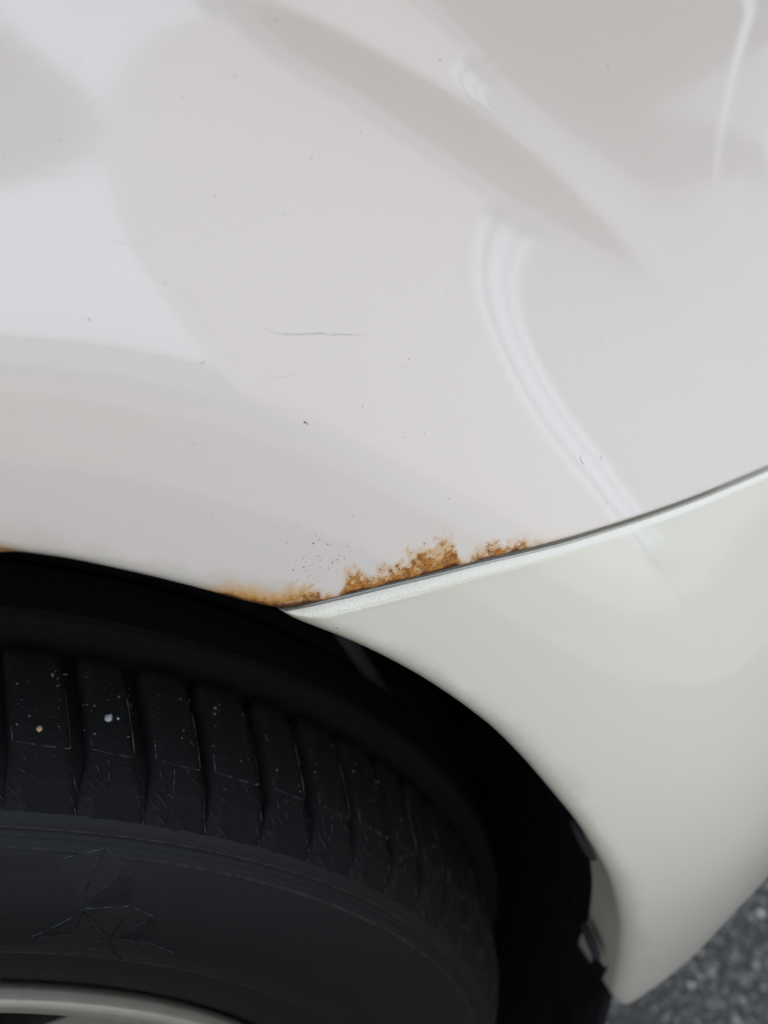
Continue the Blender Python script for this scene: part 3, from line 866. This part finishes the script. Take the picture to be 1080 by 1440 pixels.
# serrated band and the triangular facets of the sidewall
V, F = [], []
for k in range(420):
    a_ = 62.6 + k * .075
    st = len(V)
    for r in (.2965, .3022):
        y = float(tyre_y(r))
        V += [polar(a_ - .022, r, y + .0002), polar(a_, r, y - .00008), polar(a_ + .022, r, y + .0002)]
    F += [(st, st + 1, st + 4, st + 3), (st + 1, st + 2, st + 5, st + 4)]
o = link("serrated_band", mesh("serrated_band", V, F, False), tyre, M_RING); o['kind'] = 'stuff'
TRI = ['BAC', 'AEC', 'EFC', 'FGC', 'HIK', 'IJK', 'JLK', 'MNO', 'MPN', 'NPQ', 'NQO', 'OQK', 'KLR', 'QRP', 'LSR']
def facet(keys, k):
    pts = [EMBLEM[c] for c in keys]
    ca_ = sum(p[0] for p in pts) / 3; cr = sum(p[1] for p in pts) / 3
    V, F = [], []
    n = 5
    tiltv = [(.0001, .0002, .0001), (.0002, .0001, .0001), (.0002, .0001, .0001), (.0001, .0001, .0002)][k % 4]
    for i in range(n + 1):
        for j in range(n + 1 - i):
            w = (1 - i / n - j / n, i / n, j / n)
            a_ = sum(w[q] * pts[q][0] for q in range(3)); r = sum(w[q] * pts[q][1] for q in range(3))
            a_ = ca_ + (a_ - ca_) * .95; r = cr + (r - cr) * .95
            V.append(polar(a_, r, float(tyre_y(r)) - .0003 - sum(w[q] * tiltv[q] for q in range(3))))
    idx = lambda i, j: sum(n + 1 - q for q in range(i)) + j
    for i in range(n):
        for j in range(n - i):
            F.append((idx(i, j), idx(i + 1, j), idx(i, j + 1)))
            if j < n - i - 1: F.append((idx(i + 1, j), idx(i + 1, j + 1), idx(i, j + 1)))
    edge = [idx(0, j) for j in range(n + 1)] + [idx(i, n - i) for i in range(1, n + 1)] + [idx(i, 0) for i in range(n - 1, 0, -1)]
    off = len(V)
    for e_ in edge:
        x, y, z = V[e_]
        a_ = math.degrees(math.atan2(z, x)); r = math.hypot(x, z)
        V.append(polar(ca_ + (a_ - ca_) * 1.03, cr + (r - cr) * 1.03, float(tyre_y(r)) + .0006))
    for q in range(len(edge)):
        F.append((edge[q], edge[(q + 1) % len(edge)], off + (q + 1) % len(edge), off + q))
    nm = len(F)
    # fine hatching ribs on some of the facets
    if keys in ('MNO', 'EFC', 'FGC', 'JLK'):
        for q in range(1, 12):
            t = q / 12
            A_ = [pts[0][c] + (pts[1][c] - pts[0][c]) * t for c in (0, 1)]; B_ = [pts[0][c] + (pts[2][c] - pts[0][c]) * t for c in (0, 1)]
            st = len(V)
            for p in (A_, B_):
                y = float(tyre_y(p[1])) - .0010
                V += [polar(p[0] - .025, p[1], y + .0004), polar(p[0], p[1], y + .0001), polar(p[0] + .025, p[1], y + .0004)]
            F += [(st, st + 1, st + 4, st + 3), (st + 1, st + 2, st + 5, st + 4)]
    me = mesh("sidewall_facet", V, F, False)
    me.materials.append(M_FACET); me.materials.append(M_EDGE)
    ne = len(edge)
    mi = [0] * (nm - ne) + [1 if (q * 7 + k * 3) % 5 < 3 else 0 for q in range(ne)] + [0] * (len(me.polygons) - nm)
    me.polygons.foreach_set('material_index', mi[:len(me.polygons)])
    return me
for k, keys in enumerate(TRI):
    link("sidewall_facet", facet(keys, k), tyre)
# dried grit on the worn tread faces
VV, FF = [], []
for k in range(420):
    blk = rng.integers(0, 9)
    a_ = 64.15 - 4.5 * blk + 1.1 * (.5) + rng.choice([-1.5, -1.1, rng.uniform(-1.5, 1.5), rng.uniform(-1.5, 1.5), 1.25]) + rng.normal(0, .18)
    y = rng.uniform(.049, .080)
    r = float(np.interp(y, [.046, .058, .074, .088], [.3239, .3263, .3278, .3283]))
    V, F = lump(5, 3, .35, k, .4)
    V = V * rng.exponential(.00013) + V * .00007
    p = np.array(polar(a_, r, y)); er = np.array([math.cos(math.radians(a_)), 0, math.sin(math.radians(a_))]); et = np.array([-er[2], 0, er[0]])
    W = p + V[:, :1] * et + V[:, 1:2] * np.array([0, 1, 0]) + V[:, 2:] * er
    FF += [tuple(i + len(VV) for i in f) for f in F]; VV += list(W)
o = link("grit", mesh("grit", VV, FF), tyre, M_GRIT); o['kind'] = 'stuff'
# stones caught on the tread
for k, ((a_, r, y), rad, mat, lab) in enumerate(zip(PEBBLES, (.0014, .0017, .0007), (M_PEB1, M_PEB2, M_PEB2),
        ("tiny tan pebble stuck on the black tyre tread", "tiny pale grey pebble stuck on the next tyre tread block", "speck of grey grit right beside the pale grey pebble on the tread"))):
    V, F = lump(7, 4, .22, 30 + k, .75)
    p = Vector(polar(a_, r + rad * .35, y))
    p.rotate(Matrix.Rotation(ST, 3, 'Z'))
    o = link("pebble", mesh("pebble", V * rad, F), None, mat, loc=WC + p)
    o['label'] = lab; o['category'] = 'pebble'; o['group'] = 'stones caught on the tyre tread'

# rim: flange, barrel and spokes
V, F = lathe(refine([(.10, .193), (.035, .2005), (.016, .2035), (.0105, .2060), (.0108, .2090), (.0090, .2125), (.0074, .2165), (.0080, .2196), (.0125, .2202), (.0165, .2185)], 3), 300)
rim = link("rim", mesh("rim", V, F), car, M_ALLOY, loc=WC, rot=(0, 0, ST))
V, F = lathe([(.10, .1928), (.20, .182), (.21, .21)], 120)
link("barrel", mesh("barrel", V, F), rim, M_DARKMETAL)
for k in range(5):
    a0 = 90 + 72 * k
    V = []
    for r, w, y in ((.03, .030, .034), (.08, .026, .032), (.14, .022, .034), (.194, .030, .040)):
        for s, dy in ((-1, .03), (-.85, 0), (.85, 0), (1, .03)):
            a_ = math.radians(a0)
            V.append((r * math.cos(a_) - s * w * math.sin(a_), y + dy, r * math.sin(a_) + s * w * math.cos(a_)))
    link("spoke", mesh("spoke", V, grid_faces(4, 4), False), rim, M_ALLOY)
V, F = lathe([(.03, .001), (.026, .03), (.03, .036), (.06, .038)], 60)
link("hub_cap", mesh("hub_cap", V, F), rim, M_ALLOY)
V, F = lathe([(.10, .02), (.10, .15), (.115, .15), (.115, .02)], 90)
link("brake_disc", mesh("brake_disc", V, F), rim, M_DARKMETAL)
